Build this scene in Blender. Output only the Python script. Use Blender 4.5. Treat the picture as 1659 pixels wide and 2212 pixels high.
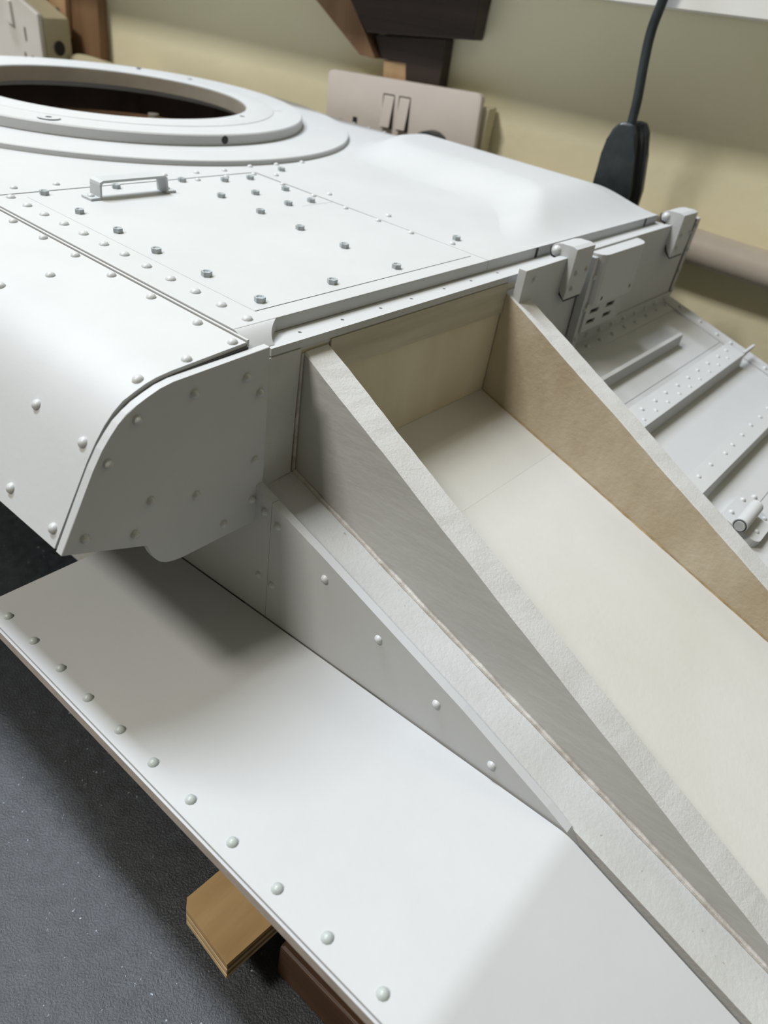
import bpy, bmesh, math, random
from mathutils import Vector, Matrix, noise

random.seed(7)
for o in list(bpy.data.objects):
    bpy.data.objects.remove(o, do_unlink=True)
scene = bpy.context.scene
col = scene.collection
U = 0.25                      # metres per modelling unit (all literals below are in these units)

# ------------------------------------------------------------------ camera
CAM_ROWS = ((0.6399294581, -0.7558180219, 0.1386701356), (-0.3733069206, -0.4635082945, -0.8036180710), (0.6716637788, 0.4624923554, -0.5787647100))
cam_d = bpy.data.cameras.new('camera')
cam = bpy.data.objects.new('camera', cam_d)
col.objects.link(cam)
scene.camera = cam
m = Matrix(CAM_ROWS).transposed() @ Matrix(((1, 0, 0), (0, -1, 0), (0, 0, -1)))
cam.matrix_world = Matrix.Translation(Vector((-0.6491221661, -0.6949282312, 0.4191844361)) * U) @ m.to_4x4()
cam_d.sensor_fit = 'VERTICAL'
cam_d.sensor_height = 24.0
cam_d.sensor_width = 18.0
cam_d.lens = 1612.84 / 2212.0 * 24.0
cam_d.clip_start = 0.01
cam_d.clip_end = 50
cam_d.dof.use_dof = True
cam_d.dof.focus_distance = 0.285
cam_d.dof.aperture_fstop = 9.0

# ------------------------------------------------------------------ world, lamps, exposure
world = bpy.data.worlds.new('room_light')
scene.world = world
world.use_nodes = True
wbg = world.node_tree.nodes['Background']
wbg.inputs[0].default_value = (1.0, 0.93, 0.70, 1)
wbg.inputs[1].default_value = 0.18


def area(name, loc, target, sx, sy, power, colr):
    d = bpy.data.lights.new(name, 'AREA')
    d.shape = 'RECTANGLE'
    d.size, d.size_y = sx, sy
    d.energy = power
    d.color = colr
    o = bpy.data.objects.new(name, d)
    col.objects.link(o)
    o.location = loc
    z = (Vector(loc) - Vector(target)).normalized()
    x = Vector((1, 0, 0))
    y = z.cross(x).normalized()
    x = y.cross(z)
    o.matrix_world = Matrix.Translation(loc) @ Matrix((x, y, z)).transposed().to_4x4()
    return o


area('ceiling_tube', (-0.10, 1.12, 2.20), (0.0, 0.0, -0.1), 0.24, 1.10, 80.0, (0.83, 0.90, 1.0))
area('second_ceiling_tube', (-1.52, 0.68, 2.00), (0.02, -0.02, -0.1), 0.30, 0.50, 43.0, (1.0, 0.95, 0.86))

scene.view_settings.view_transform = 'Standard'
scene.view_settings.look = 'None'
scene.view_settings.gamma = 1
scene.view_settings.use_curve_mapping = False
scene.view_settings.exposure = 0.0

# ------------------------------------------------------------------ materials


def mat(name, c1, c2=None, rough=0.5, nscale=8, stretch=(1, 1, 1), bump=0.0, bscale=200, bstretch=(1, 1, 1),
        lo=0.35, hi=0.7, metal=0.0, spec=0.5, detail=6, c3=None, s3=60, t3=0.68):
    """two-tone noise colour, optional third speckle colour, noise bump; scales are per metre"""
    M = bpy.data.materials.new(name)
    M.use_nodes = True
    nt = M.node_tree
    b = nt.nodes['Principled BSDF']
    b.inputs['Roughness'].default_value = rough
    b.inputs['Metallic'].default_value = metal
    b.inputs['Specular IOR Level'].default_value = spec
    tc = nt.nodes.new('ShaderNodeTexCoord')

    def nz(scale, st, det):
        mp = nt.nodes.new('ShaderNodeMapping')
        mp.inputs['Scale'].default_value = st
        nt.links.new(tc.outputs['Object'], mp.inputs['Vector'])
        n = nt.nodes.new('ShaderNodeTexNoise')
        n.inputs['Scale'].default_value = scale
        n.inputs['Detail'].default_value = det
        n.inputs['Roughness'].default_value = 0.62
        nt.links.new(mp.outputs[0], n.inputs['Vector'])
        return n
    if c2 is None:
        b.inputs['Base Color'].default_value = (*c1, 1)
    else:
        n = nz(nscale, stretch, detail)
        r = nt.nodes.new('ShaderNodeValToRGB')
        r.color_ramp.elements[0].position = lo
        r.color_ramp.elements[1].position = hi
        r.color_ramp.elements[0].color = (*c1, 1)
        r.color_ramp.elements[1].color = (*c2, 1)
        nt.links.new(n.outputs['Fac'], r.inputs[0])
        out = r.outputs[0]
        if c3 is not None:
            n3 = nz(s3, (1, 1, 1), 3)
            r3 = nt.nodes.new('ShaderNodeValToRGB')
            r3.color_ramp.elements[0].position = t3
            r3.color_ramp.elements[1].position = t3 + 0.04
            r3.color_ramp.elements[0].color = (0, 0, 0, 1)
            r3.color_ramp.elements[1].color = (1, 1, 1, 1)
            nt.links.new(n3.outputs['Fac'], r3.inputs[0])
            mx = nt.nodes.new('ShaderNodeMix')
            mx.data_type = 'RGBA'
            nt.links.new(r3.outputs[0], mx.inputs[0])
            nt.links.new(out, mx.inputs[6])
            mx.inputs[7].default_value = (*c3, 1)
            out = mx.outputs[2]
        nt.links.new(out, b.inputs['Base Color'])
    if bump:
        nb = nz(bscale, bstretch, 5)
        bp = nt.nodes.new('ShaderNodeBump')
        bp.inputs['Strength'].default_value = bump
        bp.inputs['Distance'].default_value = 0.001
        nt.links.new(nb.outputs['Fac'], bp.inputs['Height'])
        nt.links.new(bp.outputs[0], b.inputs['Normal'])
    return M


PAINT = mat('primer_paint', (0.452, 0.462, 0.467), (0.482, 0.492, 0.497), 0.5, 14, bump=0.06, bscale=420, spec=0.35)
PAINT_W = mat('primer_paint_worn', (0.44, 0.44, 0.42), (0.51, 0.515, 0.505), 0.6, 30, bump=0.25, bscale=600,
              c3=(0.30, 0.29, 0.26), s3=260, t3=0.70)
PAINT_ROUGH = mat('painted_board_edge', (0.48, 0.48, 0.46), (0.54, 0.54, 0.53), 0.7, 60, bump=0.28, bscale=900,
                  c3=(0.45, 0.43, 0.38), s3=420, t3=0.72)
FLOORB = mat('painted_ply_floor', (0.485, 0.475, 0.43), (0.535, 0.53, 0.505), 0.6, 9, bump=0.12, bscale=380)
BACKB = mat('painted_ply_wall', (0.52, 0.465, 0.33), (0.62, 0.575, 0.45), 0.6, 22, stretch=(1, 1, 0.35), bump=0.2, bscale=300, bstretch=(1, 1, 0.3))
RIB_GREY = mat('thin_paint_over_ply', (0.41, 0.41, 0.40), (0.475, 0.475, 0.465), 0.42, 25, stretch=(1, 0.4, 1), bump=0.25, bscale=160, bstretch=(1, 0.3, 1))
RIB_TAN = mat('bare_rib_ply', (0.385, 0.315, 0.215), (0.50, 0.44, 0.34), 0.6, 30, stretch=(1, 1, 0.5), bump=0.3, bscale=340,
              c3=(0.30, 0.22, 0.13), s3=420, t3=0.70)
SEALANT = mat('sealant_bead', (0.30, 0.27, 0.23), (0.55, 0.53, 0.50), 0.6, 120, bump=0.5, bscale=300)
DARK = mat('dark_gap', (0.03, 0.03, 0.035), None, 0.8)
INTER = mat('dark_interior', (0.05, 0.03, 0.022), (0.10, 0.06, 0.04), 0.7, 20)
STEEL = mat('bare_ring_metal', (0.55, 0.50, 0.42), (0.63, 0.58, 0.50), 0.36, 40, metal=0.6, bump=0.05, bscale=200)
STRAP = mat('grey_primer_strap', (0.42, 0.445, 0.455), (0.47, 0.49, 0.50), 0.4, 60)
BOLT = mat('grey_bolt_paint', (0.30, 0.335, 0.355), (0.40, 0.435, 0.45), 0.45, 200)
DOME = mat('rivet_paint', (0.46, 0.475, 0.48), (0.52, 0.53, 0.535), 0.36, 200)
DOME_G = mat('rivet_paint_greenish', (0.38, 0.42, 0.405), (0.46, 0.49, 0.475), 0.36, 300)
FENDEDGE = mat('bare_board_edge', (0.42, 0.37, 0.33), (0.54, 0.49, 0.46), 0.6, 60, bump=0.2, bscale=300)
WALLM = mat('cream_wall_paint', (0.88, 0.83, 0.60), (0.94, 0.895, 0.68), 0.62, 6, bump=0.5, bscale=90, c3=(0.45, 0.40, 0.25), s3=26, t3=0.74)
BENCHM = mat('speckled_bench', (0.004, 0.007, 0.012), (0.020, 0.026, 0.034), 0.33, 160, bump=0.45, bscale=1100, c3=(0.34, 0.40, 0.44), s3=420, t3=0.70, detail=8, spec=0.8)
FLOORM = mat('concrete', (0.16, 0.16, 0.16), (0.22, 0.22, 0.21), 0.8, 10)
SOCK = mat('aged_white_plastic', (0.68, 0.63, 0.60), (0.74, 0.69, 0.66), 0.35, 20)
SOCK2 = mat('white_plastic', (0.74, 0.72, 0.70), (0.80, 0.78, 0.76), 0.35, 20)
CREAM = mat('cream_painted_box', (0.55, 0.51, 0.36), (0.62, 0.57, 0.41), 0.6, 20, bump=0.2, bscale=150)
BLACK = mat('black_rubber', (0.012, 0.018, 0.022), (0.03, 0.04, 0.045), 0.42, 60, bump=0.1, bscale=300)
WOODD = mat('shade_darkened_wood', (0.016, 0.009, 0.007), (0.04, 0.023, 0.016), 0.6, 14, stretch=(0.3, 0.3, 6), bump=0.3, bscale=60, bstretch=(0.2, 0.2, 6))  # dark brown wood, colour lowered further to carry the shelf's shadow
WOODM = mat('brown_wood', (0.17, 0.09, 0.045), (0.28, 0.17, 0.09), 0.6, 10, stretch=(4, 4, 0.4), bump=0.3, bscale=60, bstretch=(4, 4, 0.3))
WOODL = mat('light_wood', (0.45, 0.30, 0.16), (0.55, 0.38, 0.22), 0.6, 14, stretch=(4, 4, 0.4), bump=0.2, bscale=60, bstretch=(4, 4, 0.3))
PLY = mat('plywood_face', (0.40, 0.25, 0.11), (0.55, 0.38, 0.19), 0.55, 22, stretch=(0.35, 2.2, 2), bump=0.25, bscale=120, bstretch=(0.3, 3, 2))
PLYE1 = mat('plywood_ply_light', (0.50, 0.36, 0.20), (0.62, 0.47, 0.28), 0.65, 120)
PLYE2 = mat('plywood_ply_dark', (0.16, 0.10, 0.055), (0.26, 0.17, 0.09), 0.65, 120)
TIMB = mat('reddish_timber', (0.035, 0.016, 0.008), (0.11, 0.052, 0.018), 0.5, 14, stretch=(5, 0.4, 5), bump=0.2, bscale=80, bstretch=(5, 0.4, 5))
PIPEM = mat('painted_pipe', (0.52, 0.47, 0.43), (0.60, 0.55, 0.50), 0.4, 20, bump=0.05, bscale=200, c3=(0.2, 0.17, 0.15), s3=60, t3=0.74)
SHELFM = mat('white_shelf_paint', (0.82, 0.83, 0.83), (0.86, 0.87, 0.87), 0.5, 10, bump=0.1, bscale=100)

# ------------------------------------------------------------------ builders
WORLD_ORIGIN = {}


def V(p):
    return Vector(p) * U


def link(name, me, parent=None, origin=None):
    o = bpy.data.objects.new(name, me)
    col.objects.link(o)
    if parent is not None:
        o.parent = parent
        o.location = origin - WORLD_ORIGIN[parent]
    else:
        o.location = origin
    WORLD_ORIGIN[o] = origin.copy()
    return o


def thing(name, label, cat, base, group=None):
    o = bpy.data.objects.new(name, None)
    o.empty_display_size = 0.02
    col.objects.link(o)
    o.location = V(base)
    WORLD_ORIGIN[o] = V(base)
    o['label'] = label
    o['category'] = cat
    if group:
        o['group'] = group
    return o


def tag(o, label, cat, group=None):
    o['label'] = label
    o['category'] = cat
    if group:
        o['group'] = group
    return o


def struct(o):
    o['kind'] = 'structure'
    return o


def finish(name, bm, mats, parent=None, smooth=False, pick=None, angle=None):
    """bm holds world coordinates in metres; the object's origin goes to its box centre"""
    bmesh.ops.recalc_face_normals(bm, faces=bm.faces[:])
    if not isinstance(mats, (list, tuple)):
        mats = [mats]
    if pick:
        bm.normal_update()
        for f in bm.faces:
            f.material_index = pick(f)
    lo = Vector((1e9,) * 3)
    hi = Vector((-1e9,) * 3)
    for v in bm.verts:
        for i in range(3):
            lo[i] = min(lo[i], v.co[i])
            hi[i] = max(hi[i], v.co[i])
    c = (lo + hi) / 2
    for v in bm.verts:
        v.co -= c
    if smooth:
        for f in bm.faces:
            f.smooth = True
        if angle:
            for e in bm.edges:
                if len(e.link_faces) == 2 and e.calc_face_angle(0) > angle:
                    e.smooth = False
    me = bpy.data.meshes.new(name)
    bm.to_mesh(me)
    bm.free()
    for mm in mats:
        me.materials.append(mm)
    return link(name, me, parent, c)


def prism_bm(poly, ext, bev=0.0, seg=2):
    """poly: planar list of points (units); ext: extrusion vector (units)"""
    bm = bmesh.new()
    a = [bm.verts.new(V(p)) for p in poly]
    b = [bm.verts.new(V(Vector(p) + Vector(ext))) for p in poly]
    n = len(poly)
    bm.faces.new(a)
    bm.faces.new(b[::-1])
    for i in range(n):
        bm.faces.new((a[i], b[i], b[(i + 1) % n], a[(i + 1) % n]))
    if bev:
        bmesh.ops.bevel(bm, geom=bm.edges[:], offset=bev * U, segments=seg, affect='EDGES', profile=0.6, clamp_overlap=True)
    return bm


def prism(name, poly, ext, m_, parent=None, bev=0.0, pick=None, seg=2, smooth=False):
    return finish(name, prism_bm(poly, ext, bev, seg), m_, parent, pick=pick, smooth=smooth, angle=0.6 if smooth else None)


def box(name, lo, hi, m_, parent=None, bev=0.0, pick=None):
    x0, y0, z0 = lo
    x1, y1, z1 = hi
    return prism(name, [(x0, y0, z0), (x1, y0, z0), (x1, y1, z0), (x0, y1, z0)], (0, 0, z1 - z0), m_, parent, bev, pick)


def holed(name, outer, holes, org, ax, ay, ext, m_, parent=None, hole_mat=None):
    """plate with real openings: 2-D loops on axes ax, ay from org, extruded by ext (units)"""
    bm = bmesh.new()
    org, ax, ay, ext = Vector(org), Vector(ax), Vector(ay), Vector(ext)
    edges = []
    for lp in [outer] + holes:
        vs = [bm.verts.new(V(org + ax * p[0] + ay * p[1])) for p in lp]
        for i in range(len(vs)):
            edges.append(bm.edges.new((vs[i], vs[(i + 1) % len(vs)])))
    bmesh.ops.triangle_fill(bm, use_beauty=True, use_dissolve=False, edges=edges)
    r = bmesh.ops.extrude_face_region(bm, geom=bm.faces[:])
    vs = [g for g in r['geom'] if isinstance(g, bmesh.types.BMVert)]
    bmesh.ops.translate(bm, verts=vs, vec=V(ext))
    return finish(name, bm, m_, parent)


def circle(cx, cy, r, n=16):
    return [(cx + r * math.cos(2 * math.pi * i / n), cy + r * math.sin(2 * math.pi * i / n)) for i in range(n)]


def lathe(name, prof, c, m_, parent=None, seg=128, angle=0.5):
    bm = bmesh.new()
    rings = []
    for r, z in prof:
        rings.append([bm.verts.new(V((c[0] + r * math.cos(2 * math.pi * i / seg), c[1] + r * math.sin(2 * math.pi * i / seg), z))) for i in range(seg)])
    n = len(prof)
    for k in range(n):
        a, b = rings[k], rings[(k + 1) % n]
        for i in range(seg):
            j = (i + 1) % seg
            bm.faces.new((a[i], a[j], b[j], b[i]))
    return finish(name, bm, m_, parent, smooth=True, angle=angle)


def tube_bm(pts, r, seg=16, caps=True):
    """round tube through points (units)"""
    bm = bmesh.new()
    P = [V(p) for p in pts]
    R_ = r if isinstance(r, (list, tuple)) else [r] * len(P)
    rings = []
    up = Vector((0, 0, 1))
    for i, p in enumerate(P):
        t = (P[min(i + 1, len(P) - 1)] - P[max(i - 1, 0)]).normalized()
        ref = up if abs(t.dot(up)) < 0.95 else Vector((1, 0, 0))
        a = t.cross(ref).normalized()
        b = t.cross(a)
        rings.append([bm.verts.new(p + (a * math.cos(2 * math.pi * k / seg) + b * math.sin(2 * math.pi * k / seg)) * R_[i] * U) for k in range(seg)])
    for a, b in zip(rings, rings[1:]):
        for k in range(seg):
            j = (k + 1) % seg
            bm.faces.new((a[k], a[j], b[j], b[k]))
    if caps:
        bm.faces.new(rings[0])
        bm.faces.new(rings[-1][::-1])
    return bm


def tube(name, pts, r, m_, parent=None, seg=16):
    return finish(name, tube_bm(pts, r, seg), m_, parent, smooth=True, angle=0.7)


def spline(pts, n=8):
    out = []
    for i in range(len(pts) - 1):
        p0 = Vector(pts[max(i - 1, 0)]); p1 = Vector(pts[i]); p2 = Vector(pts[i + 1]); p3 = Vector(pts[min(i + 2, len(pts) - 1)])
        for k in range(n):
            t = k / n
            out.append(0.5 * ((2 * p1) + (p2 - p0) * t + (2 * p0 - 5 * p1 + 4 * p2 - p3) * t * t + (3 * p1 - p0 - 3 * p2 + p3) * t ** 3))
    out.append(Vector(pts[-1]))
    return out


MESH = {}


def dome_mesh(key, r, h, m_, seg=10):
    if key in MESH:
        return MESH[key]
    bm = bmesh.new()
    rings = []
    for a in (0.0, 0.5, 1.0):
        t = a * math.pi / 2 * 0.84
        rr, zz = r * math.cos(t), h * math.sin(t) / math.sin(math.pi / 2 * 0.84)
        rings.append([bm.verts.new(V((rr * math.cos(2 * math.pi * i / seg), rr * math.sin(2 * math.pi * i / seg), zz))) for i in range(seg)])
    low = [bm.verts.new(v.co + V((0, 0, -0.001))) for v in rings[0]]
    rings.insert(0, low)
    for a, b in zip(rings, rings[1:]):
        for i in range(seg):
            j = (i + 1) % seg
            bm.faces.new((a[i], a[j], b[j], b[i]))
    bm.faces.new(rings[-1])
    for f in bm.faces:
        f.smooth = True
    me = bpy.data.meshes.new('rivet_mesh')
    bm.to_mesh(me); bm.free()
    me.materials.append(m_)
    MESH[key] = me
    return me


def hex_mesh(key, r, h, m_):
    if key in MESH:
        return MESH[key]
    bm = bmesh.new()

    def ring(rr, z):
        return [bm.verts.new(V((rr * math.cos(math.pi / 3 * i + 0.26), rr * math.sin(math.pi / 3 * i + 0.26), z))) for i in range(6)]
    a, b, c, d = ring(r, -0.001), ring(r, h), ring(r * 0.72, h), ring(r * 0.5, h * 0.72)
    for p, q in ((a, b), (b, c), (c, d)):
        for i in range(6):
            j = (i + 1) % 6
            bm.faces.new((p[i], p[j], q[j], q[i]))
    bm.faces.new(d)
    me = bpy.data.meshes.new('hex_bolt_mesh')
    bm.to_mesh(me); bm.free()
    me.materials.append(m_)
    MESH[key] = me
    return me


def put(name, me, p, n, parent, twist=None):
    """shared-mesh piece at point p (units) with its axis along n"""
    o = link(name, me, parent, V(p))
    q = Vector(n).normalized().to_track_quat('Z', 'Y')
    tw = random.uniform(-0.25, 0.25) if twist is None else twist
    o.rotation_euler = (q.to_matrix() @ Matrix.Rotation(tw, 3, 'Z')).to_euler()
    return o


def ss(t):
    t = max(0.0, min(1.0, t))
    return t * t * (3 - 2 * t)


# ------------------------------------------------------------------ setting: wall, bench, floor
WA = math.radians(-78)
WD = Vector((math.cos(WA), math.sin(WA), 0))
WN = Vector((-WD.y, WD.x, 0))
WP0 = Vector((1.72, 1.0, 0))
BENCH_Z = -0.92
FLOOR_Z = -3.6


def W(s, off, z):
    return WP0 + WD * s - WN * off + Vector((0, 0, z))


def wprism(name, sz, off0, off1, m_, parent=None, bev=0.0, pick=None, seg=2, smooth=False):
    """outline in wall coordinates (s along the wall, z), from off0 to off1 in front of the wall"""
    return prism(name, [W(s, off1, z) for s, z in sz], WN * (off1 - off0), m_, parent, bev, pick, seg, smooth)


def wall_mesh():
    bm = bmesh.new()
    ns, nz_ = 90, 60
    s0, s1, z0, z1 = -4.2, 4.2, FLOOR_Z, 4.6
    g = []
    for i in range(ns + 1):
        row = []
        for k in range(nz_ + 1):
            s = s0 + (s1 - s0) * i / ns
            z = z0 + (z1 - z0) * k / nz_
            d = 0.012 * (noise.noise(Vector((s * 1.3, z * 1.3, 0.3))) - 0.6)
            row.append(bm.verts.new(V(W(s, d, z))))
        g.append(row)
    for i in range(ns):
        for k in range(nz_):
            bm.faces.new((g[i][k], g[i + 1][k], g[i + 1][k + 1], g[i][k + 1]))
    for f in bm.faces:
        f.smooth = True
    cs = [bm.verts.new(V(W(s, -0.3, z))) for s, z in ((s0, z0), (s1, z0), (s1, z1), (s0, z1))]
    bm.faces.new(cs)
    return bm


wall_o = struct(finish('wall_right', wall_mesh(), WALLM))
struct(prism('floor', [W(-4.2, 0, FLOOR_Z - 0.1), W(4.2, 0, FLOOR_Z - 0.1), W(4.2, 7, FLOOR_Z - 0.1), W(-4.2, 7, FLOOR_Z - 0.1)], (0, 0, 0.1), FLOORM))

bench = thing('workbench', 'dark grey speckled workbench top under the white hull', 'workbench', W(0, 1.6, FLOOR_Z))
wprism_poly = [W(-4.0, 0.03, BENCH_Z - 0.14), W(4.0, 0.03, BENCH_Z - 0.14), W(4.0, 3.3, BENCH_Z - 0.14), W(-4.0, 3.3, BENCH_Z - 0.14)]
prism('bench_top', wprism_poly, (0, 0, 0.14), BENCHM, bench, 0.01)
for s in (-3.8, 3.8):
    for off in (0.3, 3.0):
        prism('leg', [W(s - .15, off - .15, FLOOR_Z), W(s + .15, off - .15, FLOOR_Z), W(s + .15, off + .15, FLOOR_Z), W(s - .15, off + .15, FLOOR_Z)],
              (0, 0, BENCH_Z - 0.14 - FLOOR_Z), WOODM, bench)

# ------------------------------------------------------------------ the hull model
tank = thing('tank_hull_model', 'large white primed scale model tank hull with rivets and open turret ring', 'scale model', (0.75, 0.5, -0.78))
UP = (0, 0, 1)
RC = (0.756, 1.472)                     # turret ring centre

# --- lower hull body and hollow upper box
prism('lower_hull', [(0.022, 0.03, -0.32), (0.022, -1.15, -0.70), (0.022, -1.15, -0.78), (0.022, 2.15, -0.78), (0.022, 2.15, -0.6), (0.022, 0.03, -0.6)],
      (1.46, 0, 0), PAINT_W, tank)
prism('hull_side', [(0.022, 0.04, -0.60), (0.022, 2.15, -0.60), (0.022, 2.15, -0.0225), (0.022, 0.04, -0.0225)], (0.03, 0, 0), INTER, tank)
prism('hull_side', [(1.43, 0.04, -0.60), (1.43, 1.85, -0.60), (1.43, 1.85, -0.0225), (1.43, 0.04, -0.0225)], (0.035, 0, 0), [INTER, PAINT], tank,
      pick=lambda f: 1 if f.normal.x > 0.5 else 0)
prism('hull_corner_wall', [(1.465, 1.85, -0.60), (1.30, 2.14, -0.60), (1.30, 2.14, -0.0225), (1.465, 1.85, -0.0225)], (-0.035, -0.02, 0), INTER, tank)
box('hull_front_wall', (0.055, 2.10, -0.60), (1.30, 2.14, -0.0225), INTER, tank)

# --- rear wall of the upper hull, seen in the step at the left and inside the bay
rw = prism('rear_wall', [(0.03, 0.014, -0.034), (1.60, 0.014, -0.034), (1.60, 0.014, -0.32), (0.03, 0.014, -0.32)], (0, 0.022, 0), BACKB, tank)
prism('wall_strip', [(0.158, 0.0135, -0.036), (0.666, 0.0135, -0.036), (0.666, 0.0135, -0.098), (0.158, 0.0135, -0.090)], (0, -0.004, 0), mat('stained_ply_strip', (0.36, 0.33, 0.25), (0.50, 0.465, 0.38), 0.6, 30, stretch=(0.25, 1, 4), bump=0.2, bscale=200, bstretch=(0.3, 1, 4)), rw)
prism('wall_strip', [(0.030, 0.0135, -0.036), (0.094, 0.0135, -0.036), (0.090, 0.0135, -0.250), (0.026, 0.0135, -0.256)], (0, -0.004, 0), PAINT_W, rw, 0.001)

# --- deck plates
access = [(0.0, 0.050), (0.640, 0.050), (0.640, 0.160), (0.6395, 0.725), (0.0, 0.725)]
pa = prism('access_panel', [(x, y, -0.0215) for x, y in access], (0, 0, 0.0215), PAINT, tank, 0.0015)
# the deck corner is dressed down to lip level in a curved run-out
bm = bmesh.new()
rows = []
for i in range(11):
    t = i / 10
    y = 0.0512 - 0.034 * t
    z = -0.0006 - 0.0205 * t ** 1.6
    xr = 0.080 - 0.034 * math.sin(t * math.pi / 2)
    rows.append([bm.verts.new(V((0.0, y, z))), bm.verts.new(V((xr, y, z))), bm.verts.new(V((xr, y, -0.0222))), bm.verts.new(V((0.0, y, -0.0222)))])
for a_, b_ in zip(rows, rows[1:]):
    for k in range(4):
        bm.faces.new((a_[k], a_[(k + 1) % 4], b_[(k + 1) % 4], b_[k]))
bm.faces.new(rows[0]); bm.faces.new(rows[-1][::-1])
finish('corner_runout', bm, PAINT, pa, smooth=True, angle=0.7)
main = [(0.0, 0.729), (0.642, 0.729), (0.6445, 0.725), (0.6412, 0.160), (0.6404, 0.050), (1.478, 0.050), (1.478, 1.88), (1.30, 2.17), (0.0, 2.17)]
pd = holed('deck_plate', main, [circle(RC[0], RC[1], 0.43, 72)], (0, 0, -0.0215), (1, 0, 0), (0, 1, 0), (0, 0, 0.0215), PAINT, tank)

# raised cover with soft shoulders on the far half of the deck
bm = bmesh.new()
NX, NY = 56, 60
gx0, gx1, gy0, gy1 = 0.70, 1.478, 0.0505, 0.98
grid = []
for i in range(NX + 1):
    row = []
    for k in range(NY + 1):
        x = gx0 + (gx1 - gx0) * i / NX
        y = gy0 + (gy1 - gy0) * k / NY
        xl = 0.72 + 0.30 * ss((y - 0.03) / 0.30)
        h = 0.046 * ss((x - xl) / 0.20) * ss((y - 0.05) / 0.20) * ss((0.95 - y) / 0.16) * (1 - 0.35 * ss((x - 1.38) / 0.10))
        h *= ss((math.hypot(x - RC[0], y - RC[1]) - 0.72) / 0.14)
        row.append(bm.verts.new(V((x, y, h - 0.0004))))
    grid.append(row)
for i in range(NX):
    for k in range(NY):
        bm.faces.new((grid[i][k], grid[i + 1][k], grid[i + 1][k + 1], grid[i][k + 1]))
# right-hand skirt gives the cover its thickness
sk = [bm.verts.new(V((gx1, gy0 + (gy1 - gy0) * k / NY, -0.012))) for k in range(NY + 1)]
for k in range(NY):
    bm.faces.new((grid[NX][k], grid[NX][k + 1], sk[k + 1], sk[k]))
finish('raised_cover', bm, PAINT, tank, smooth=True, angle=0.9)

# rear lip under the deck edge, with small drilled holes
LIPH = [(0.1098, 0.0305), (0.2023, 0.0305), (0.2956, 0.031), (0.3789, 0.032), (0.4764, 0.033), (0.5632, 0.033), (0.6564, 0.034)]
holed('rear_lip', [(0.034, 0.010), (1.50, 0.010), (1.50, 0.12), (0.034, 0.12)], [circle(x, y, 0.0032, 8) for x, y in LIPH],
      (0, 0, -0.0335), (1, 0, 0), (0, 1, 0), (0, 0, 0.0115), PAINT, tank)
box('lip_packing', (0.040, 0.012, -0.040), (1.48, 0.030, -0.0337), PAINT_W, tank)

# edge strip and scribed lines; dark strips in the gaps paint in their shade
box('edge_strip', (-0.0058, 0.016, -0.03), (-0.0020, 2.17, -0.0022), PAINT, tank, 0.0008)
box('seam_gap_shade', (-0.0160, 0.018, -0.030), (0.004, 2.16, -0.0200), DARK, tank)
box('seam_gap_shade', (0.01, 0.718, -0.0225), (0.648, 0.735, -0.0219), DARK, tank)
box('seam_gap_shade', (0.634, 0.12, -0.0225), (0.650, 0.7175, -0.0219), DARK, tank)
for lo, hi in (((0.068, 0.0825, -0.0005), (0.625, 0.0838, 0.0004)), ):
    box('scribed_line', lo, hi, DARK, pa)
for a, b in (((0.068, 0.70), (0.068, 0.083)),):
    box('scribed_line', (a[0] - 0.0005, b[1], -0.0005), (a[0] + 0.0005, a[1], 0.0003), BOLT, pa)
box('scribed_line', (0.545, 0.468, -0.0005), (0.640, 0.4688, 0.0003), BOLT, pa)

# rivets and bolts of the deck
R_DECK = dome_mesh('deck', 0.0088, 0.0052, DOME)
R_DECKS = dome_mesh('decks', 0.0075, 0.0048, DOME)
HEXM = hex_mesh('hex', 0.0088, 0.0075, BOLT)
DOME_A = [(0.0403, 0.7076), (0.0406, 0.6519), (0.0397, 0.595), (0.0418, 0.5368), (0.0425, 0.4792), (0.042, 0.4201), (0.0429, 0.365), (0.0413, 0.3045),
          (0.0402, 0.2428), (0.0402, 0.1836), (0.0403, 0.1246), (0.0387, 0.0669)]
DOME_P = [(0.4595, 0.7068), (0.5411, 0.7089), (0.6243, 0.7104), (0.6291, 0.6185), (0.6297, 0.5198), (0.629, 0.4213), (0.628, 0.3264), (0.628, 0.237)]
DOME_D = [(0.0749, 0.7615), (0.1602, 0.7611), (0.4132, 0.7616), (0.4971, 0.7591), (0.5775, 0.759), (0.6684, 0.7726), (0.7528, 0.7709), (0.8425, 0.7711),
          (0.6738, 0.6877), (0.6560, 0.1509), (0.6783, 0.5168), (0.6808, 0.3419)]
HEX_P = [(0.1041, 0.7066), (0.1, 0.5834), (0.0989, 0.4657), (0.095, 0.3534), (0.0988, 0.23), (0.0997, 0.108), (0.2558, 0.7052), (0.4193, 0.7087),
         (0.5144, 0.6825), (0.5868, 0.6803), (0.601, 0.5793), (0.5098, 0.5764), (0.4213, 0.5825), (0.4226, 0.4638), (0.5219, 0.4874), (0.5895, 0.4867),
         (0.4214, 0.3501), (0.4215, 0.2332), (0.4244, 0.1084), (0.259, 0.1098)]
HEX_D = [(0.7228, 0.7208), (0.6893, 0.1647)]
for x, y in DOME_A:
    put('rivet', R_DECK, (x, y, 0), UP, pa)
for x, y in DOME_P:
    put('rivet', R_DECKS, (x, y, 0), UP, pa)
for x, y in DOME_D:
    put('rivet', R_DECKS, (x, y, 0), UP, pd)
for x, y in HEX_P:
    put('hex_bolt', HEXM, (x, y, 0), UP, pa)
for x, y in HEX_D:
    put('hex_bolt', HEXM, (x, y, 0), UP, pd)
for k in range(7):
    put('rivet', R_DECKS, (1.468, 1.222 - 0.068 * k, 0), UP, pd)

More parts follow.
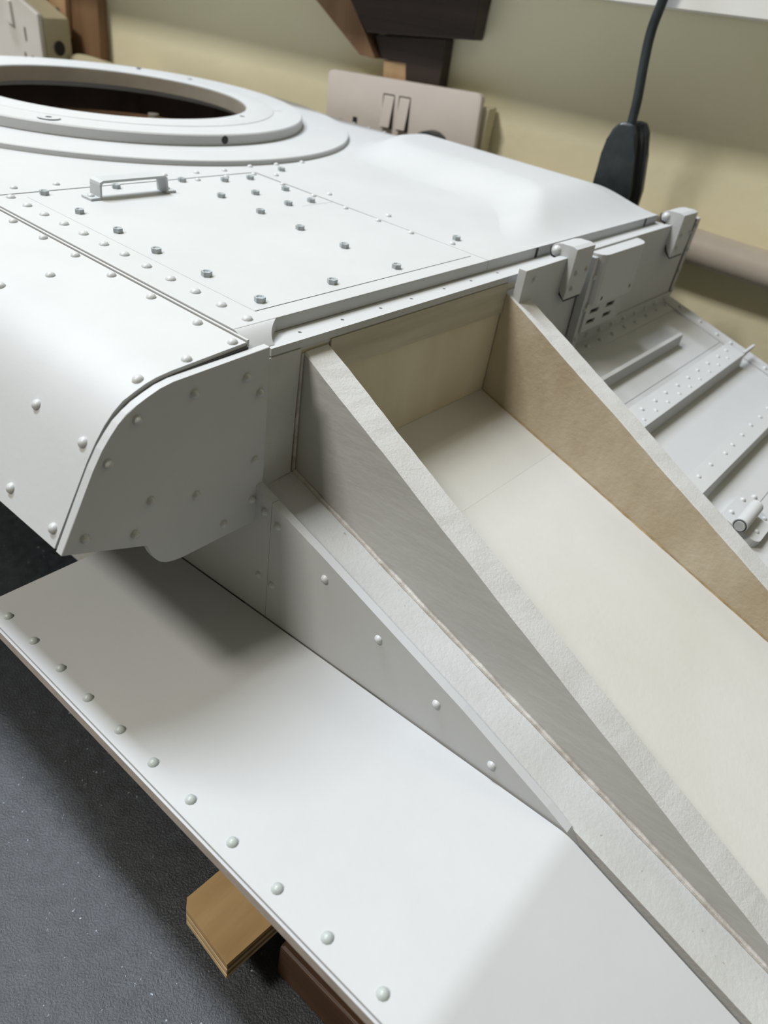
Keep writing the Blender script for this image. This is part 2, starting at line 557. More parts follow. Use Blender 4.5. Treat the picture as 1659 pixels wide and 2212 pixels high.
# --- turret ring
lathe('ring_flange', [(0.42, 0.0), (0.695, 0.0), (0.695, 0.0105), (0.693, 0.0125), (0.42, 0.0125)], RC, PAINT, tank, 160)
ring = lathe('turret_ring', [(0.386, 0.0125), (0.551, 0.0125), (0.553, 0.0145), (0.553, 0.0355), (0.550, 0.0388), (0.467, 0.0388), (0.466, 0.0402), (0.462, 0.0412),
                             (0.388, 0.0412), (0.386, 0.039)], RC, PAINT, tank, 160)
lathe('ring_bore', [(0.3845, 0.036), (0.3845, -0.002), (0.40, -0.002), (0.40, 0.0120), (0.3855, 0.0120), (0.3855, 0.036)], RC, STEEL, tank, 160)
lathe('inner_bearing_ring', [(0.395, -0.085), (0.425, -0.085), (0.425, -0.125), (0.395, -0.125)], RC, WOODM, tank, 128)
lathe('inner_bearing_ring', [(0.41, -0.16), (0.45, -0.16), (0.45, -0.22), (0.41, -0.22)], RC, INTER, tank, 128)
hole_me = dome_mesh('sock', 0.008, 0.0008, DARK)
for p in ((1.186, 1.6644), (1.1121, 1.8464), (0.9288, 1.1021)):
    put('screw_hole', hole_me, (*p, 0.0412 if p[1] < 1.2 or True else 0.0388), UP, ring)
lathe('screw_head', [(0.0005, 0.0411), (0.026, 0.0411), (0.026, 0.0418), (0.0005, 0.0418)], (0.369, 1.138), PAINT, ring, 24)
put('screw_socket', hole_me, (0.369, 1.138, 0.0418), UP, ring)
a = math.atan2(0.923 - RC[1], 0.715 - RC[0])
put('grub_screw_hole', dome_mesh('grub', 0.0105, 0.0008, DARK, 14), (RC[0] + 0.5528 * math.cos(a), RC[1] + 0.5528 * math.sin(a), 0.026), (math.cos(a), math.sin(a), 0), ring)
a = math.atan2(1.1672 - RC[1], 1.1657 - RC[0])
lathe('screw_head', [(0.0005, 0.0388), (0.014, 0.0388), (0.014, 0.0394), (0.0005, 0.0394)], (1.14, 1.18), PAINT, ring, 20)
tube('locating_stud', [(1.06, 1.70, -0.07), (1.06, 1.70, -0.105)], 0.018, STEEL, tank, 16)

# --- grab handle: one bent strap with two feet
T = 0.004
x0, x1, zt = 0.183, 0.326, 0.030
hp = [(x0 - 0.024, 0.0), (x0, 0.0), (x0, zt - 0.004), (x0 + 0.004, zt), (x1 - 0.001, zt), (x1 + 0.002, zt - 0.003), (x1 + 0.003, 0.0), (x1 + 0.026, 0.0),
      (x1 + 0.026, T), (x1 + 0.003 + T, T), (x1 + 0.002 + T, zt), (x1 - 0.001, zt + T), (x0 + 0.004, zt + T), (x0 - 0.003, zt + 0.001), (x0 - T, zt - 0.004), (x0 - T, T), (x0 - 0.024, T)]
gh = prism('grab_handle', [(x, 0.640, z + 0.0003) for x, z in hp], (0, 0.033, 0), STRAP, tank, 0.0006)
put('rivet', R_DECKS, (x0 - 0.013, 0.658, T), UP, gh)
put('rivet', R_DECKS, (x1 + 0.016, 0.658, T), UP, gh)

# --- side pannier: curved shell, end plate with its rim proud of the sheet
prof = [(-0.0080, -0.0045), (-0.130, -0.0135), (-0.152, -0.0165), (-0.168, -0.0208), (-0.184, -0.0270), (-0.200, -0.0340), (-0.214, -0.0450), (-0.227, -0.0590),
        (-0.240, -0.0770), (-0.254, -0.1000), (-0.3085, -0.2050), (-0.190, -0.255), (-0.010, -0.300)]
pan = prism('pannier_shell', [(x, 0.0155, z) for x, z in prof], (0, 2.15, 0), PAINT, tank, smooth=True)
prism('end_joint_shade', [(x * 0.985 + 0.001, 0.0126, z - 0.0055) for x, z in prof[:11]] + [(-0.19, 0.0126, -0.245), (-0.01, 0.0126, -0.29)], (0, 0.0028, 0), DARK, pan)  # dark layer painting the shading line between sheet and end plate
ep = [(0.022, -0.0120), (-0.074, -0.0165), (-0.138, -0.0196), (-0.158, -0.0232), (-0.176, -0.0295), (-0.192, -0.0360), (-0.206, -0.0435), (-0.218, -0.0530), (-0.230, -0.0660),
      (-0.242, -0.0810), (-0.256, -0.1040), (-0.274, -0.1390), (-0.309, -0.2075), (-0.188, -0.2520), (-0.185, -0.2630), (-0.181, -0.2740), (-0.175, -0.2850),
      (-0.168, -0.2930), (-0.159, -0.2990), (-0.146, -0.3030), (-0.132, -0.3040), (0.011, -0.3050), (0.018, -0.295), (0.022, -0.2110)]
epo = prism('pannier_end_plate', [(x, 0.0, z) for x, z in ep], (0, 0.0125, 0), PAINT, tank, 0.0008, seg=1)
R_END = dome_mesh('end', 0.0068, 0.0062, DOME)
for x, z in [(-0.0192, -0.0473), (0.0065, -0.0781), (-0.1066, -0.0464), (-0.1921, -0.0559), (-0.2357, -0.1018), (-0.1789, -0.1823), (-0.1049, -0.2054), (0.0019, -0.1882),
             (-0.0001, -0.2587), (-0.2061, -0.2245), (-0.276, -0.1966), (-0.0553, -0.2797)]:
    put('rivet', R_END, (x, 0, z), (0, -1, 0), epo)
R_PAN = dome_mesh('pan', 0.0078, 0.0055, DOME)
ROWC = [(-0.0172, 0.594), (-0.0176, 0.4997), (-0.0184, 0.4054), (-0.0190, 0.3075), (-0.0198, 0.208), (-0.0215, 0.1005), (-0.0222, 0.0265), (-0.0885, 0.3585), (-0.0975, 0.0265)]
for x, y in ROWC:
    put('rivet', R_PAN, (x, y, -0.0045 - 0.0738 * (-0.0080 - x)), UP, pan)
for x, y, z in [(-0.168, 0.030, -0.0185), (-0.243, 0.141, -0.0815), (-0.245, 0.035, -0.0850), (-0.297, 0.132, -0.183), (-0.299, 0.030, -0.187), (-0.159, 0.370, -0.0160)]:
    for (xa, za), (xb, zb) in zip(prof[:11], prof[1:11]):
        if xb <= x <= xa:
            t = (x - xa) / (xb - xa)
            n = Vector((-(za - zb), 0, xa - xb))
            put('rivet', R_PAN, (x, y, za + t * (zb - za)), n if n.z > 0 else -n, pan)
            break

# --- side plates along the sloping nose
XS = 0.008


def fend(y):
    """fender height: level run, a soft kink near y = -0.62, then down with the nose"""
    if y > -0.605:
        return -0.488 - 0.053 * y
    if y < -0.635:
        return -0.4551 + 0.336 * (y + 0.62)
    t = (-0.605 - y) / 0.03
    z0, z1 = -0.488 + 0.053 * 0.605, -0.4551 - 0.336 * 0.015
    m = -0.4551
    return z0 * (1 - t) ** 2 + 2 * m * t * (1 - t) + z1 * t * t


top = lambda y: -0.236 + 0.345 * y
spa = prism('side_plate', [(XS, 0.30, fend(0.30)), (XS, -0.0365, fend(-0.0365)), (XS, -0.0365, top(-0.0365)), (XS, 0.0, top(0)), (XS, 0.30, -0.32)], (0.014, 0, 0), PAINT, tank)
spb = prism('side_plate', [(XS, -0.0373, fend(-0.0373)), (XS, -0.30, fend(-0.30)), (XS, -0.6134, -0.515), (XS, -1.10, -0.665), (XS, -1.10, -0.650), (XS, -0.650, -0.500), (XS, -0.6180, -0.4560), (XS, -0.5825, -0.4395),
                           (XS, -0.4277, -0.3790), (XS, -0.1507, -0.2850), (XS, -0.0373, top(-0.0373))], (0.014, 0, 0), PAINT, tank)
R_SIDE = dome_mesh('side', 0.0072, 0.0058, DOME)
for i, (y, z) in enumerate([(-0.0226, -0.2738), (-0.0175, -0.4063), (-0.0524, -0.2846), (-0.0486, -0.4076), (-0.1574, -0.3212), (-0.2715, -0.3613), (-0.3878, -0.4022), (-0.4925, -0.438)]):
    put('rivet', R_SIDE, (XS, y, z), (-1, 0, 0), spa if i < 2 else spb)

# --- fender: thin sheet over a board, kinked down towards the nose
FX = [(-0.3107, 0.231), (-0.3197, -0.258), (-0.3282, -0.62)]
ys = [0.30, -0.258, -0.605] + [-0.605 - 0.03 * i / 8 for i in range(1, 9)] + [-1.10]
xs = [-0.309 - 0.021 * (0.30 - y) / 0.99 for y in ys]


def fender(name, top_off, thick, inset, m_, pick=None):
    bm = bmesh.new()
    rows = []
    for y, x in zip(ys, xs):
        z = fend(y) + top_off
        xo = x + inset
        xi = XS - 0.0030
        rows.append([bm.verts.new(V(p)) for p in ((xo, y, z), (xi, y, z), (xi, y, z - thick), (xo, y, z - thick))])
    for a_, b_ in zip(rows, rows[1:]):
        for i in range(4):
            j = (i + 1) % 4
            bm.faces.new((a_[i], a_[j], b_[j], b_[i]))
    bm.faces.new(rows[0]); bm.faces.new(rows[-1][::-1])
    return finish(name, bm, m_, tank, pick=pick, smooth=True, angle=0.5)


fs = fender('fender_sheet', 0.0, 0.0035, 0.0, PAINT)
fender('fender_seam', -0.0035, 0.002, 0.0035, DARK)
fender('fender_board', -0.0055, 0.019, -0.0035, [FENDEDGE, PAINT], lambda f: 1 if f.normal.z > 0.7 else 0)
R_FEN = dome_mesh('fen', 0.0079, 0.0062, DOME_G)
box('fender_joint_shade', (XS - 0.006, -0.60, -0.525), (XS - 0.0002, 0.29, -0.513), DARK, tank)  # dark strip painting the contact shadow where fender meets side plate
nf = (0, 0.053, 1)
FENR = [(-0.2896, 0.2454), (-0.29, 0.1673), (-0.2919, 0.0875), (-0.2956, 0.0088), (-0.2969, -0.0723), (-0.2977, -0.15), (-0.2987, -0.2309), (-0.3009, -0.315),
        (-0.3034, -0.3979), (-0.304, -0.4799), (-0.3057, -0.5635)]
for x, y in FENR:
    put('rivet', R_FEN, (x, y, fend(y)), nf, fs)
put('rivet', R_FEN, (-0.307, -0.652, fend(-0.652)), (0, -0.336, 1), fs)

# --- ledge, sealant bead, two ribs and the bay between them
led = lambda y: -0.252 + 0.330 * (y - 0.014)
prism('ledge', [(XS + 0.0145, 0.014, led(0.014)), (XS + 0.0145, -1.12, led(-1.12)), (XS + 0.0145, -1.12, led(-1.12) - 0.03), (XS + 0.0145, 0.014, led(0.014) - 0.03)], (0.082, 0, 0), PAINT_W, tank, 0.001)
bead = []
for i in range(60):
    y = 0.010 - 1.05 * i / 59
    bead.append((0.1005 + 0.0015 * noise.noise(Vector((i * 0.4, 0, 0))), y, led(y) + 0.001 + 0.0012 * noise.noise(Vector((0, i * 0.5, 2)))))
tube('sealant_bead', bead, [0.0042 + 0.0016 * noise.noise(Vector((i * 0.7, 5, 0))) for i in range(60)], SEALANT, tank, 8)
tube('sealant_bead', [(0.0985, 0.012, -0.045), (0.0985, 0.012, -0.16), (0.0985, 0.011, -0.250)], 0.0032, SEALANT, tank, 8)


def rough_rib(name, x0, x1, ya, za, yb, zb, base, mats, pick):
    """rib board with a slightly uneven sawn top edge"""
    bm = bmesh.new()
    n = 70
    A = []
    for i in range(n + 1):
        t = i / n
        y = ya + (yb - ya) * t
        z = za + (zb - za) * t
        j0 = 0.0012 * noise.noise(Vector((i * 0.55, x0 * 30, 0))) + 0.0018 * noise.noise(Vector((i * 0.13, x0 * 30, 3)))
        j1 = 0.0012 * noise.noise(Vector((i * 0.55, x1 * 30, 1))) + 0.0018 * noise.noise(Vector((i * 0.13, x1 * 30, 4)))
        zb_ = min(base(y) - 0.02, z - 0.012)
        A.append([bm.verts.new(V(p)) for p in ((x0, y, zb_), (x0, y, z + j0 - 0.0025), (x0 + 0.003, y, z + j0), (x1 - 0.002, y, z + j1), (x1, y, z + j1 - 0.0025), (x1, y, zb_))])
    for a_, b_ in zip(A, A[1:]):
        for i in range(6):
            k = (i + 1) % 6
            bm.faces.new((a_[i], a_[k], b_[k], b_[i]))
    bm.faces.new(A[0]); bm.faces.new(A[-1][::-1])
    return finish(name, bm, mats, tank, pick=pick)


bay = lambda y: -0.274 + 0.307 * y
rough_rib('support_rib', 0.103, 0.156, 0.012, -0.0440, -1.06, -0.606, led, [PAINT_ROUGH, RIB_GREY, FLOORB], lambda f: 1 if f.normal.x < -0.9 else (2 if f.normal.x > 0.9 else 0))
rough_rib('support_rib', 0.667, 0.722, 0.012, -0.0530, -1.06, -0.588, bay, [PAINT_ROUGH, RIB_TAN, PAINT], lambda f: 1 if f.normal.x < -0.9 else (2 if f.normal.x > 0.9 else 0))
prism('bay_floor', [(0.1565, 0.0135, bay(0.0135)), (0.1565, -0.1850, bay(-0.1850)), (0.1565, -0.1850, bay(-0.185) - 0.03), (0.1565, 0.0135, bay(0.0135) - 0.03)], (0.51, 0, 0), FLOORB, tank)
prism('bay_floor', [(0.1565, -0.1856, bay(-0.1856) + 0.0006), (0.1565, -1.10, bay(-1.10)), (0.1565, -1.10, bay(-1.10) - 0.03), (0.1565, -0.1856, bay(-0.1856) - 0.03)], (0.51, 0, 0), FLOORB, tank)
gl = [(0.6655, 0.01 - 0.9 * i / 50, bay(0.01 - 0.9 * i / 50) + 0.0008 * noise.noise(Vector((i * .6, 1, 1)))) for i in range(51)]
tube('glue_line', gl, [0.0016 + 0.0018 * abs(noise.noise(Vector((i * 0.45, 9, 0)))) for i in range(51)], mat('amber_glue', (0.20, 0.13, 0.05), (0.40, 0.30, 0.16), 0.5, 150), tank, 6)

# --- far half of the nose: sloping plate with cross bars
SP = lambda y, h=0.0: -0.229 + 0.264 * y + h
NS = (0, -0.264, 1)


def sslab(name, xa, xb, ya, yb, h0, h1, m_, parent, bev=0.0):
    return prism(name, [(xa, ya, SP(ya, h0)), (xa, yb, SP(yb, h0)), (xa, yb, SP(yb, h1)), (xa, ya, SP(ya, h1))], (xb - xa, 0, 0), m_, parent, bev)


sp1 = sslab('glacis_plate', 0.7225, 1.615, -0.015, -0.2128, -0.02, 0.0, PAINT, tank)
sp2 = sslab('glacis_plate', 0.7225, 1.615, -0.2142, -0.554, -0.02, 0.0, PAINT, tank)
sp3 = sslab('glacis_plate', 0.7225, 1.615, -0.5552, -1.10, -0.02, 0.0, PAINT, tank)
R_S = dome_mesh('small', 0.0064, 0.0058, DOME)
st = sslab('rear_strap', 0.7225, 1.550, -0.0195, -0.060, 0.0, 0.004, PAINT, tank, 0.0008)
for x, y in [(1.0297, -0.0452), (1.1, -0.0451), (1.1704, -0.045), (1.2479, -0.043), (1.3137, -0.0445), (1.3905, -0.0414), (1.4677, -0.0394), (1.5336, -0.0377)]:
    put('rivet', R_S, (x, y, SP(y, 0.004)), NS, st)
es = sslab('edge_strap', 1.556, 1.614, -0.0195, -0.80, 0.0, 0.005, PAINT, tank, 0.0008)
for x, y in [(1.5868, -0.0648), (1.5829, -0.1332), (1.5768, -0.1929), (1.5813, -0.2362), (1.576, -0.3493), (1.576, -0.43)]:
    put('rivet', R_S, (x, y, SP(y, 0.005)), NS, es)
sslab('cross_bar', 0.7225, 1.368, -0.150, -0.160, 0.0, 0.032, PAINT, tank, 0.001)
b2 = prism('cross_bar', [(0.7225, -0.2455, SP(-0.2455, 0.026)), (0.7225, -0.2960, SP(-0.296, 0.0)), (0.7225, -0.3010, SP(-0.301, 0.0)), (0.7225, -0.3000, SP(-0.300, 0.037)), (0.7225, -0.2455, SP(-0.2455, 0.034))],
           (0.768, 0, 0), PAINT, tank, 0.0008)
prism('end_tab', [(1.4885, -0.293, SP(-0.293, 0.024)), (1.575, -0.293, SP(-0.293, 0.034)), (1.580, -0.293, SP(-0.293, 0.040)), (1.4885, -0.293, SP(-0.293, 0.040))], (0, -0.007, 0), PAINT, b2)
for x, y in [(1.4413, -0.2626), (1.3741, -0.2637), (1.4027, -0.2817), (1.2987, -0.2632), (1.3289, -0.2824), (1.227, -0.2628), (1.2606, -0.2828), (1.1581, -0.2647), (1.1901, -0.2842),
             (1.089, -0.265), (1.1217, -0.2854), (1.0195, -0.2637), (1.0564, -0.2844), (0.955, -0.2655), (0.987, -0.2843), (0.8854, -0.2644), (0.9189, -0.2845), (0.8521, -0.2855)]:
    put('rivet', dome_mesh('bar', 0.0055, 0.0028, DOME), (x, y, SP(y, 0.0355)), NS, b2)
b3 = prism('cross_bar', [(0.7225, -0.4285, SP(-0.4285, 0.026)), (0.7225, -0.468, SP(-0.468, 0.0)), (0.7225, -0.473, SP(-0.473, 0.0)), (0.7225, -0.472, SP(-0.472, 0.036)), (0.7225, -0.4285, SP(-0.4285, 0.034))],
           (0.80, 0, 0), PAINT, tank, 0.0008)
for x, y in [(1.2904, -0.4404), (1.2213, -0.4424), (1.1524, -0.4413), (1.0818, -0.4437), (1.0126, -0.4447), (0.9583, -0.4471), (0.8771, -0.4431), (0.805, -0.4438)]:
    put('rivet', dome_mesh('bar', 0.0055, 0.0028, DOME), (x, y, SP(y, 0.035)), NS, b3)
# hinge
hb = []
cx, cy, hx, hy, rr = 0.825, -0.556, 0.060, 0.043, 0.018
for qx, qy, a0 in ((1, 1, 0), (-1, 1, 90), (-1, -1, 180), (1, -1, 270)):
    for k in range(5):
        a = math.radians(a0 + 90 * k / 4)
        hb.append((cx + qx * (hx - rr) + rr * math.cos(a), cy + qy * (hy - rr) + rr * math.sin(a)))
hin = prism('hinge', [(x, y, SP(y, 0.0)) for x, y in hb], (0, -0.004, 0.018), PAINT, tank, 0.001)
kn = tube('knuckle', [(0.748, -0.560, SP(-0.560, 0.036)), (0.848, -0.560, SP(-0.560, 0.036))], 0.0145, PAINT, hin, 20)
tube('hinge_pin', [(0.745, -0.560, SP(-0.560, 0.036)), (0.749, -0.560, SP(-0.560, 0.036))], 0.0105, STRAP, hin, 16)
tube('pin_gap', [(0.7468, -0.560, SP(-0.560, 0.036)), (0.7482, -0.560, SP(-0.560, 0.036))], 0.0128, DARK, hin, 16)
for x, y in ((0.87, -0.530), (0.80, -0.529), (0.80, -0.586), (0.862, -0.583)):
    put('rivet', R_S, (x, y, SP(y, 0.018)), NS, hin)
put('rivet', R_S, (0.945, -0.540, SP(-0.540)), NS, sp2)

# --- rear hatch group on the far side
HY = -0.020
lp = prism('hatch_side_plate', [(0.672, HY, -0.004), (0.925, HY, -0.002), (0.945, HY, -0.236), (0.7225, HY, -0.236), (0.7225, HY, -0.10), (0.672, HY, -0.070)], (0, 0.018, 0), PAINT, tank, 0.0012)
put('rivet', R_S, (0.7097, HY, -0.0277), (0, -1, 0), lp)
door = prism('hatch_door', [(0.962, HY, -0.232), (1.570, HY, -0.232), (1.578, HY, 0.0), (0.945, HY, 0.0)], (0, 0.016, 0), PAINT, tank, 0.0008)
SLOTS = [(1.000, -0.1395), (1.085, -0.1395), (0.996, -0.1645), (1.081, -0.1645)]
sl = [[(x - 0.024, z - 0.0045), (x + 0.019, z - 0.0055), (x + 0.024, z + 0.0045), (x - 0.019, z + 0.0055)] for x, z in SLOTS]
holed('louvre_panel', [(0.958, -0.186), (1.150, -0.186), (1.156, -0.118), (0.954, -0.118)], sl, (0, -0.046, 0), (1, 0, 0), (0, 0, 1), (0, 0.005, 0), PAINT, door)
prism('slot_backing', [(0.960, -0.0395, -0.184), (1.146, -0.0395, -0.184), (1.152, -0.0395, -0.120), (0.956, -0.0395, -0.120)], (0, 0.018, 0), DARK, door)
bxp = [(0.948, HY), (0.948, -0.036), (0.952, -0.045), (0.960, -0.051), (0.972, -0.054), (1.150, -0.054), (1.166, -0.051), (1.178, -0.044), (1.186, -0.032), (1.188, HY)]
prism('door_box', [(x, y, -0.004) for x, y in bxp], (0.010, 0.0, -0.118), PAINT, door, 0.0015)
for x, z in ((1.150, -0.104), (1.000, -0.108)):
    put('drilled_hole', dome_mesh('dh', 0.0048, 0.0006, DARK), (x, -0.0541, z), (0, -1, 0), door)
strap = box('hatch_bottom_angle', (0.962, HY - 0.006, -0.234), (1.570, HY, -0.204), PAINT, tank, 0.001)
for x in (1.047, 1.118, 1.186, 1.260, 1.331, 1.399, 1.468, 1.540):
    put('rivet', R_S, (x, HY - 0.006, -0.2185), (0, -1, 0), strap)
ang = prism('hatch_angle', [(0.932, HY - 0.001, -0.01), (0.948, HY - 0.001, -0.01), (0.966, HY - 0.001, -0.234), (0.944, HY - 0.001, -0.234)], (0, -0.020, 0), PAINT, tank, 0.001)
for z in (-0.055, -0.13, -0.20):
    put('rivet', R_S, (0.951, HY - 0.021, z), (0, -1, 0), ang)
prism('dark_joint', [(1.571, HY - 0.001, -0.230), (1.581, HY - 0.001, -0.230), (1.588, HY - 0.001, -0.002), (1.577, HY - 0.001, -0.002)], (0, 0.012, 0), DARK, tank)
prism('dark_joint', [(0.9665, HY - 0.0015, -0.230), (0.976, HY - 0.0015, -0.230), (0.956, HY - 0.0015, -0.006), (0.9485, HY - 0.0015, -0.006)], (0, 0.008, 0), DARK, tank)
rp = prism('hatch_end_angle', [(1.586, HY, -0.004), (1.622, HY, -0.004), (1.604, HY, -0.228), (1.580, HY, -0.228)], (0, 0.03, 0), PAINT, tank, 0.001)
for x, z in ((1.602, -0.0233), (1.602, -0.0885), (1.594, -0.1477), (1.592, -0.205)):
    put('rivet', R_S, (x, HY, z), (0, -1, 0), rp)


def clamp(x0, x1, dy, dz):
    p = [(-0.034, 0.020), (-0.022, 0.0235), (0.004, 0.0225)]
    for k in range(9):
        a = math.radians(95 - 20 * k)
        p.append((0.012 + 0.0135 * math.cos(a) * 1.0, 0.006 + 0.0135 * math.sin(a)))
    p += [(-0.008, -0.010), (-0.0095, -0.030), (-0.010, -0.055), (-0.020, -0.075), (-0.032, -0.088), (-0.034, -0.060)]
    o = prism('hatch_clamp', [(x0, y + dy, z + dz) for y, z in p], (x1 - x0, 0, 0), PAINT, tank, 0.0012)
    prism('clamp_gap_shade', [(x0 + 0.004, y + dy + (0.005 if y > -0.03 else 0.0005), z + dz - (0.004 if z < 0.0 else 0.0)) for y, z in p if z < 0.012], (x1 - x0 - 0.008, 0, 0), DARK, o)  # dark backing paints the shade outlining the hook's rear and underside
    put('clamp_pin', dome_mesh('pin', 0.0105, 0.010, DOME, 16), (x0, 0.012 + dy, 0.006 + dz), (-1, 0, 0), o)
    put('rivet', R_S, (x0 + 0.022, -0.034 + dy, -0.032 + dz), (0, -1, 0), o)
    put('rivet', R_S, (x0 + 0.020, -0.034 + dy, -0.064 + dz), (0, -1, 0), o)
    put('rivet', R_S, (x1 - 0.014, -0.034 + dy, -0.030 + dz), (0, -1, 0), o)
    return o


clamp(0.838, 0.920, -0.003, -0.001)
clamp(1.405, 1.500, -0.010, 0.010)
box('deck_notch', (0.826, 0.0485, -0.0215), (0.834, 0.0498, -0.001), DARK, tank)
box('deck_notch', (1.395, 0.0485, -0.0215), (1.403, 0.0498, -0.001), DARK, tank)

# ------------------------------------------------------------------ supports on the bench
ply = thing('plywood_block', 'thick plywood offcut sticking out from under the fender', 'plywood block', (-0.20, -0.27, -0.8265))
bx = [(-0.300, -0.190), (-0.305, -0.200), (-0.328, -0.322), (0.40, -0.350), (0.40, -0.190)]
bx = [(-0.288, -0.203), (-0.300, -0.216), (-0.309, -0.322), (0.42, -0.366), (0.42, -0.222)]
zz = -0.8265
for i in range(5):
    mm = [PLYE1, PLYE2, PLYE1, PLYE2, PLY][i]
    h = (0.009, 0.009, 0.009, 0.009, 0.010)[i]
    grow = (0.0, 0.0016, 0.0, 0.0016, 0.0)[i]
    prism('veneer_layer', [(x + grow, y, zz) for x, y in bx], (0, 0, h), mm, ply)
    zz += h
tb = tag(box('timber_batten', (-0.222, -1.15, BENCH_Z), (0.16, -0.345, -0.8270), TIMB, None, 0.006), 'dark reddish timber batten lying on the bench under the plywood', 'timber')

# ------------------------------------------------------------------ on the wall
sh = wprism('wall_shelf', [(-2.6, 0.432), (0.5613, 0.4475), (0.9584, 0.4607), (2.6, 0.475), (2.6, 0.70), (-2.6, 0.69)], 0.0, 0.30, SHELFM, None, 0.012)
tag(sh, 'white painted ledge running along the top of the cream wall', 'shelf')

# double socket on its surface box
so = thing('double_wall_socket', 'aged white double power socket beneath the dark wooden bracket', 'socket', W(-0.09, 0.0, -0.19))


def rrect(s0, s1, z0, z1, r, tilt=0.0, n=4):
    out = []
    cs, cz = (s0 + s1) / 2, (z0 + z1) / 2
    for qx, qz, a0 in ((1, 1, 0), (-1, 1, 90), (-1, -1, 180), (1, -1, 270)):
        for k in range(n + 1):
            a = math.radians(a0 + 90 * k / n)
            s = (s1 - s0) / 2 * qx - r * qx + r * math.cos(a)
            z = (z1 - z0) / 2 * qz - r * qz + r * math.sin(a)
            out.append((cs + s * math.cos(tilt) - z * math.sin(tilt), cz + s * math.sin(tilt) + z * math.cos(tilt)))
    return out


TL = math.radians(2.4)
wprism('back_box', [(-0.33, -0.185), (0.213, -0.165), (0.213, 0.115), (-0.33, 0.095)], 0.006, 0.075, CREAM, so, 0.004)
fp = wprism('face_plate', rrect(-0.379, 0.199, -0.20, 0.143, 0.020, TL), 0.075, 0.108, SOCK, so, 0.008, smooth=True)
for s in (-0.137, -0.077):
    z0 = 0.045 + (s + 0.09) * 0.042
    wprism('switch_recess', rrect(s - 0.023, s + 0.023, z0 - 0.052, z0 + 0.054, 0.004, TL), 0.1075, 0.1086, mat('recess_shade', (0.16, 0.14, 0.13)), fp)
    prism('rocker_switch', [W(a, 0.1085 + b, c) for a, b, c in ((s - 0.019, 0.003, z0 + 0.048), (s + 0.019, 0.003, z0 + 0.0495), (s + 0.019, 0.018, z0 - 0.046), (s - 0.019, 0.018, z0 - 0.0475))],
          WN * 0.004, SOCK, fp, 0.002)
wprism('pin_hole', rrect(-0.270, -0.252, -0.022, 0.004, 0.002, TL), 0.1076, 0.1086, DARK, fp)
# black plug pushed into the right-hand outlet
pl_s, pl_z = 0.052, -0.060
pg = []
for k in range(24):
    a = 2 * math.pi * k / 24
    pg.append((pl_s + 0.074 * math.cos(a), pl_z + 0.084 * math.sin(a)))
pgo = wprism('power_plug', pg, 0.1095, 0.17, BLACK, None, 0.018, smooth=True)
tag(pgo, 'rounded black plug in the right outlet of the wall socket', 'plug')

# shelf bracket in dark wood above the socket
br = thing('shelf_bracket', 'dark wooden shelf bracket with angled brace above the socket', 'bracket', W(-0.05, 0, 0.13))
wprism('arm', [(-0.352, 0.455), (-0.332, 0.336), (-0.258, 0.255), (0.121, 0.2915), (0.1235, 0.3968), (0.125, 0.458)], 0.006, 0.098, WOODD, br, 0.006)
wprism('brace', [(-0.60, 0.452), (-0.354, 0.455), (-0.334, 0.337), (-0.262, 0.253), (-0.215, 0.1876), (-0.2767, 0.1895), (-0.462, 0.318)], 0.006, 0.096, WOODM, br, 0.003)
wprism('upright', [(-0.205, 0.1890), (-0.238, 0.253), (0.0194, 0.280), (0.0228, 0.10), (-0.100, 0.10), (-0.1089, 0.1938)], 0.006, 0.072, WOODD, br, 0.003)
wprism('packing_piece', [(-0.2000, 0.1860), (-0.1095, 0.1930), (-0.1010, 0.10), (-0.190, 0.10)], 0.006, 0.064, WOODL, br, 0.003)

# hanging black adapter with its flex
ad = thing('power_adapter', 'black rubber inline adapter hanging on a cable against the cream wall', 'adapter', W(0.71, 0.26, -0.14))
outl = [(0.662, -0.14), (0.660, -0.05), (0.656, 0.029), (0.654, 0.0965), (0.660, 0.134), (0.668, 0.162), (0.681, 0.178), (0.6985, 0.184), (0.722, 0.182), (0.737, 0.161), (0.751, 0.105), (0.768, 0.0106), (0.770, -0.14)]
wprism('front_shell', outl, 0.265, 0.310, BLACK, ad, 0.014, seg=3, smooth=True)
outb = [(s_ + 0.022, z_ + 0.004) for s_, z_ in outl]
wprism('rear_shell', outb, 0.225, 0.258, BLACK, ad, 0.010, seg=3, smooth=True)
wprism('joint_band', [(s_ + 0.012, z_ - 0.004) for s_, z_ in outl], 0.255, 0.268, DARK, ad)
tube('cable', spline([W(0.712, 0.285, 0.150), W(0.7115, 0.290, 0.1776), W(0.7085, 0.292, 0.2405), W(0.6980, 0.298, 0.3318), W(0.6965, 0.314, 0.3945), W(0.7023, 0.324, 0.446), W(0.7110, 0.328, 0.500), W(0.74, 0.325, 0.62)], 6), 0.0128, BLACK, ad, 14)

# fat pipe clipped along the wall
pp = tube('wall_pipe', [W(0.30, 0.060, -0.098), W(1.2, 0.060, -0.147), W(3.4, 0.060, -0.266)], 0.053, PIPEM, None, 28)
tag(pp, 'grey painted pipe running along the wall beyond the hatch', 'pipe')

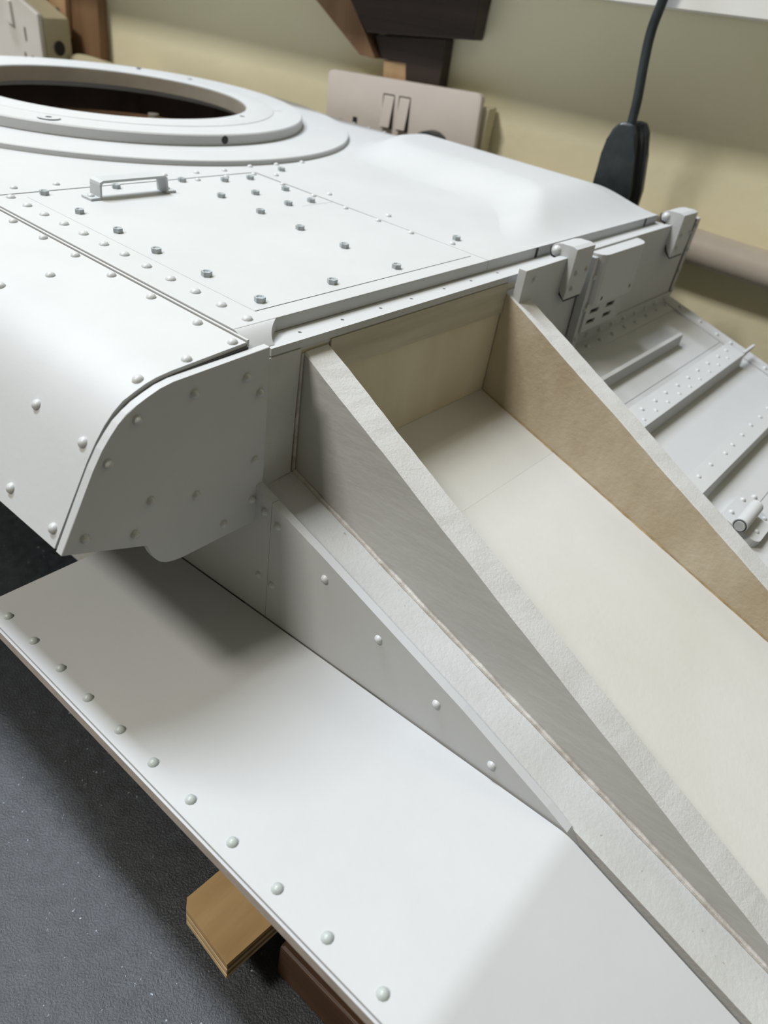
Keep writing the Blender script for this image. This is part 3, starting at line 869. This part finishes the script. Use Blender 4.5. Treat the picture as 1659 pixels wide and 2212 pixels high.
# far left: post, tilted socket block, conduit
po = thing('wooden_post', 'brown wooden post on the wall behind the turret ring', 'post', W(-1.7, 0.0, -0.6))
wprism('board', [(-1.98, -0.6), (-1.515, -0.6), (-1.500, 0.19), (-1.49, 0.455), (-1.98, 0.455)], 0.006, 0.05, WOODM, po, 0.004)
ba = wprism('batten', [(-1.745, 0.012), (-1.655, 0.03), (-1.640, 0.455), (-1.735, 0.455)], 0.0505, 0.075, WOODL, po, 0.002)
put('screw_hole', dome_mesh('bh', 0.014, 0.001, DARK, 12), W(-1.697, 0.0751, 0.115), -WN, ba)

sk2 = thing('socket_block', 'white power socket block tilted beside the wooden post', 'socket', W(-1.98, 0.1, -0.25))
plate2 = wprism('face_plate', [(-1.615, 0.112), (-1.600, -0.25), (-2.06, -0.14), (-2.10, 0.323)], 0.228, 0.25, SOCK2, sk2, 0.006)
bb2 = wprism('back_box', [(-1.612, 0.100), (-1.598, -0.25), (-2.03, -0.14), (-2.07, 0.30)], 0.10, 0.2275, CREAM, sk2, 0.004)
put('knockout_hole', dome_mesh('ko', 0.026, 0.001, DARK, 16), W(-1.6035, 0.165, 0.0), WD + Vector((0, 0, 0.04)), bb2)
wprism('rocker_switch', [(-1.785, 0.15), (-1.750, 0.135), (-1.745, 0.055), (-1.780, 0.068)], 0.2505, 0.262, SOCK2, plate2, 0.002)
for s_, z_, w_, h_ in ((-1.690, 0.035, 0.008, 0.022), (-1.702, -0.042, 0.009, 0.012), (-1.662, -0.048, 0.009, 0.012)):
    wprism('pin_hole', [(s_ - w_ / 2, z_ - h_), (s_ + w_ / 2, z_ - h_ - 0.003), (s_ + w_ / 2 - 0.002, z_ + h_), (s_ - w_ / 2 - 0.002, z_ + h_ + 0.002)], 0.2495, 0.2508, mat('slot_shade', (0.10, 0.075, 0.065)), plate2)

co = tube('conduit', spline([W(-1.62, 0.10, -0.20), W(-1.62, 0.10, -0.10), W(-1.60, 0.10, -0.055), W(-1.54, 0.095, -0.042), W(-1.36, 0.09, -0.050), W(-1.22, 0.05, -0.056)], 6), 0.030, CREAM, None, 16)
tag(co, 'cream painted conduit running along the wall below the post', 'conduit')
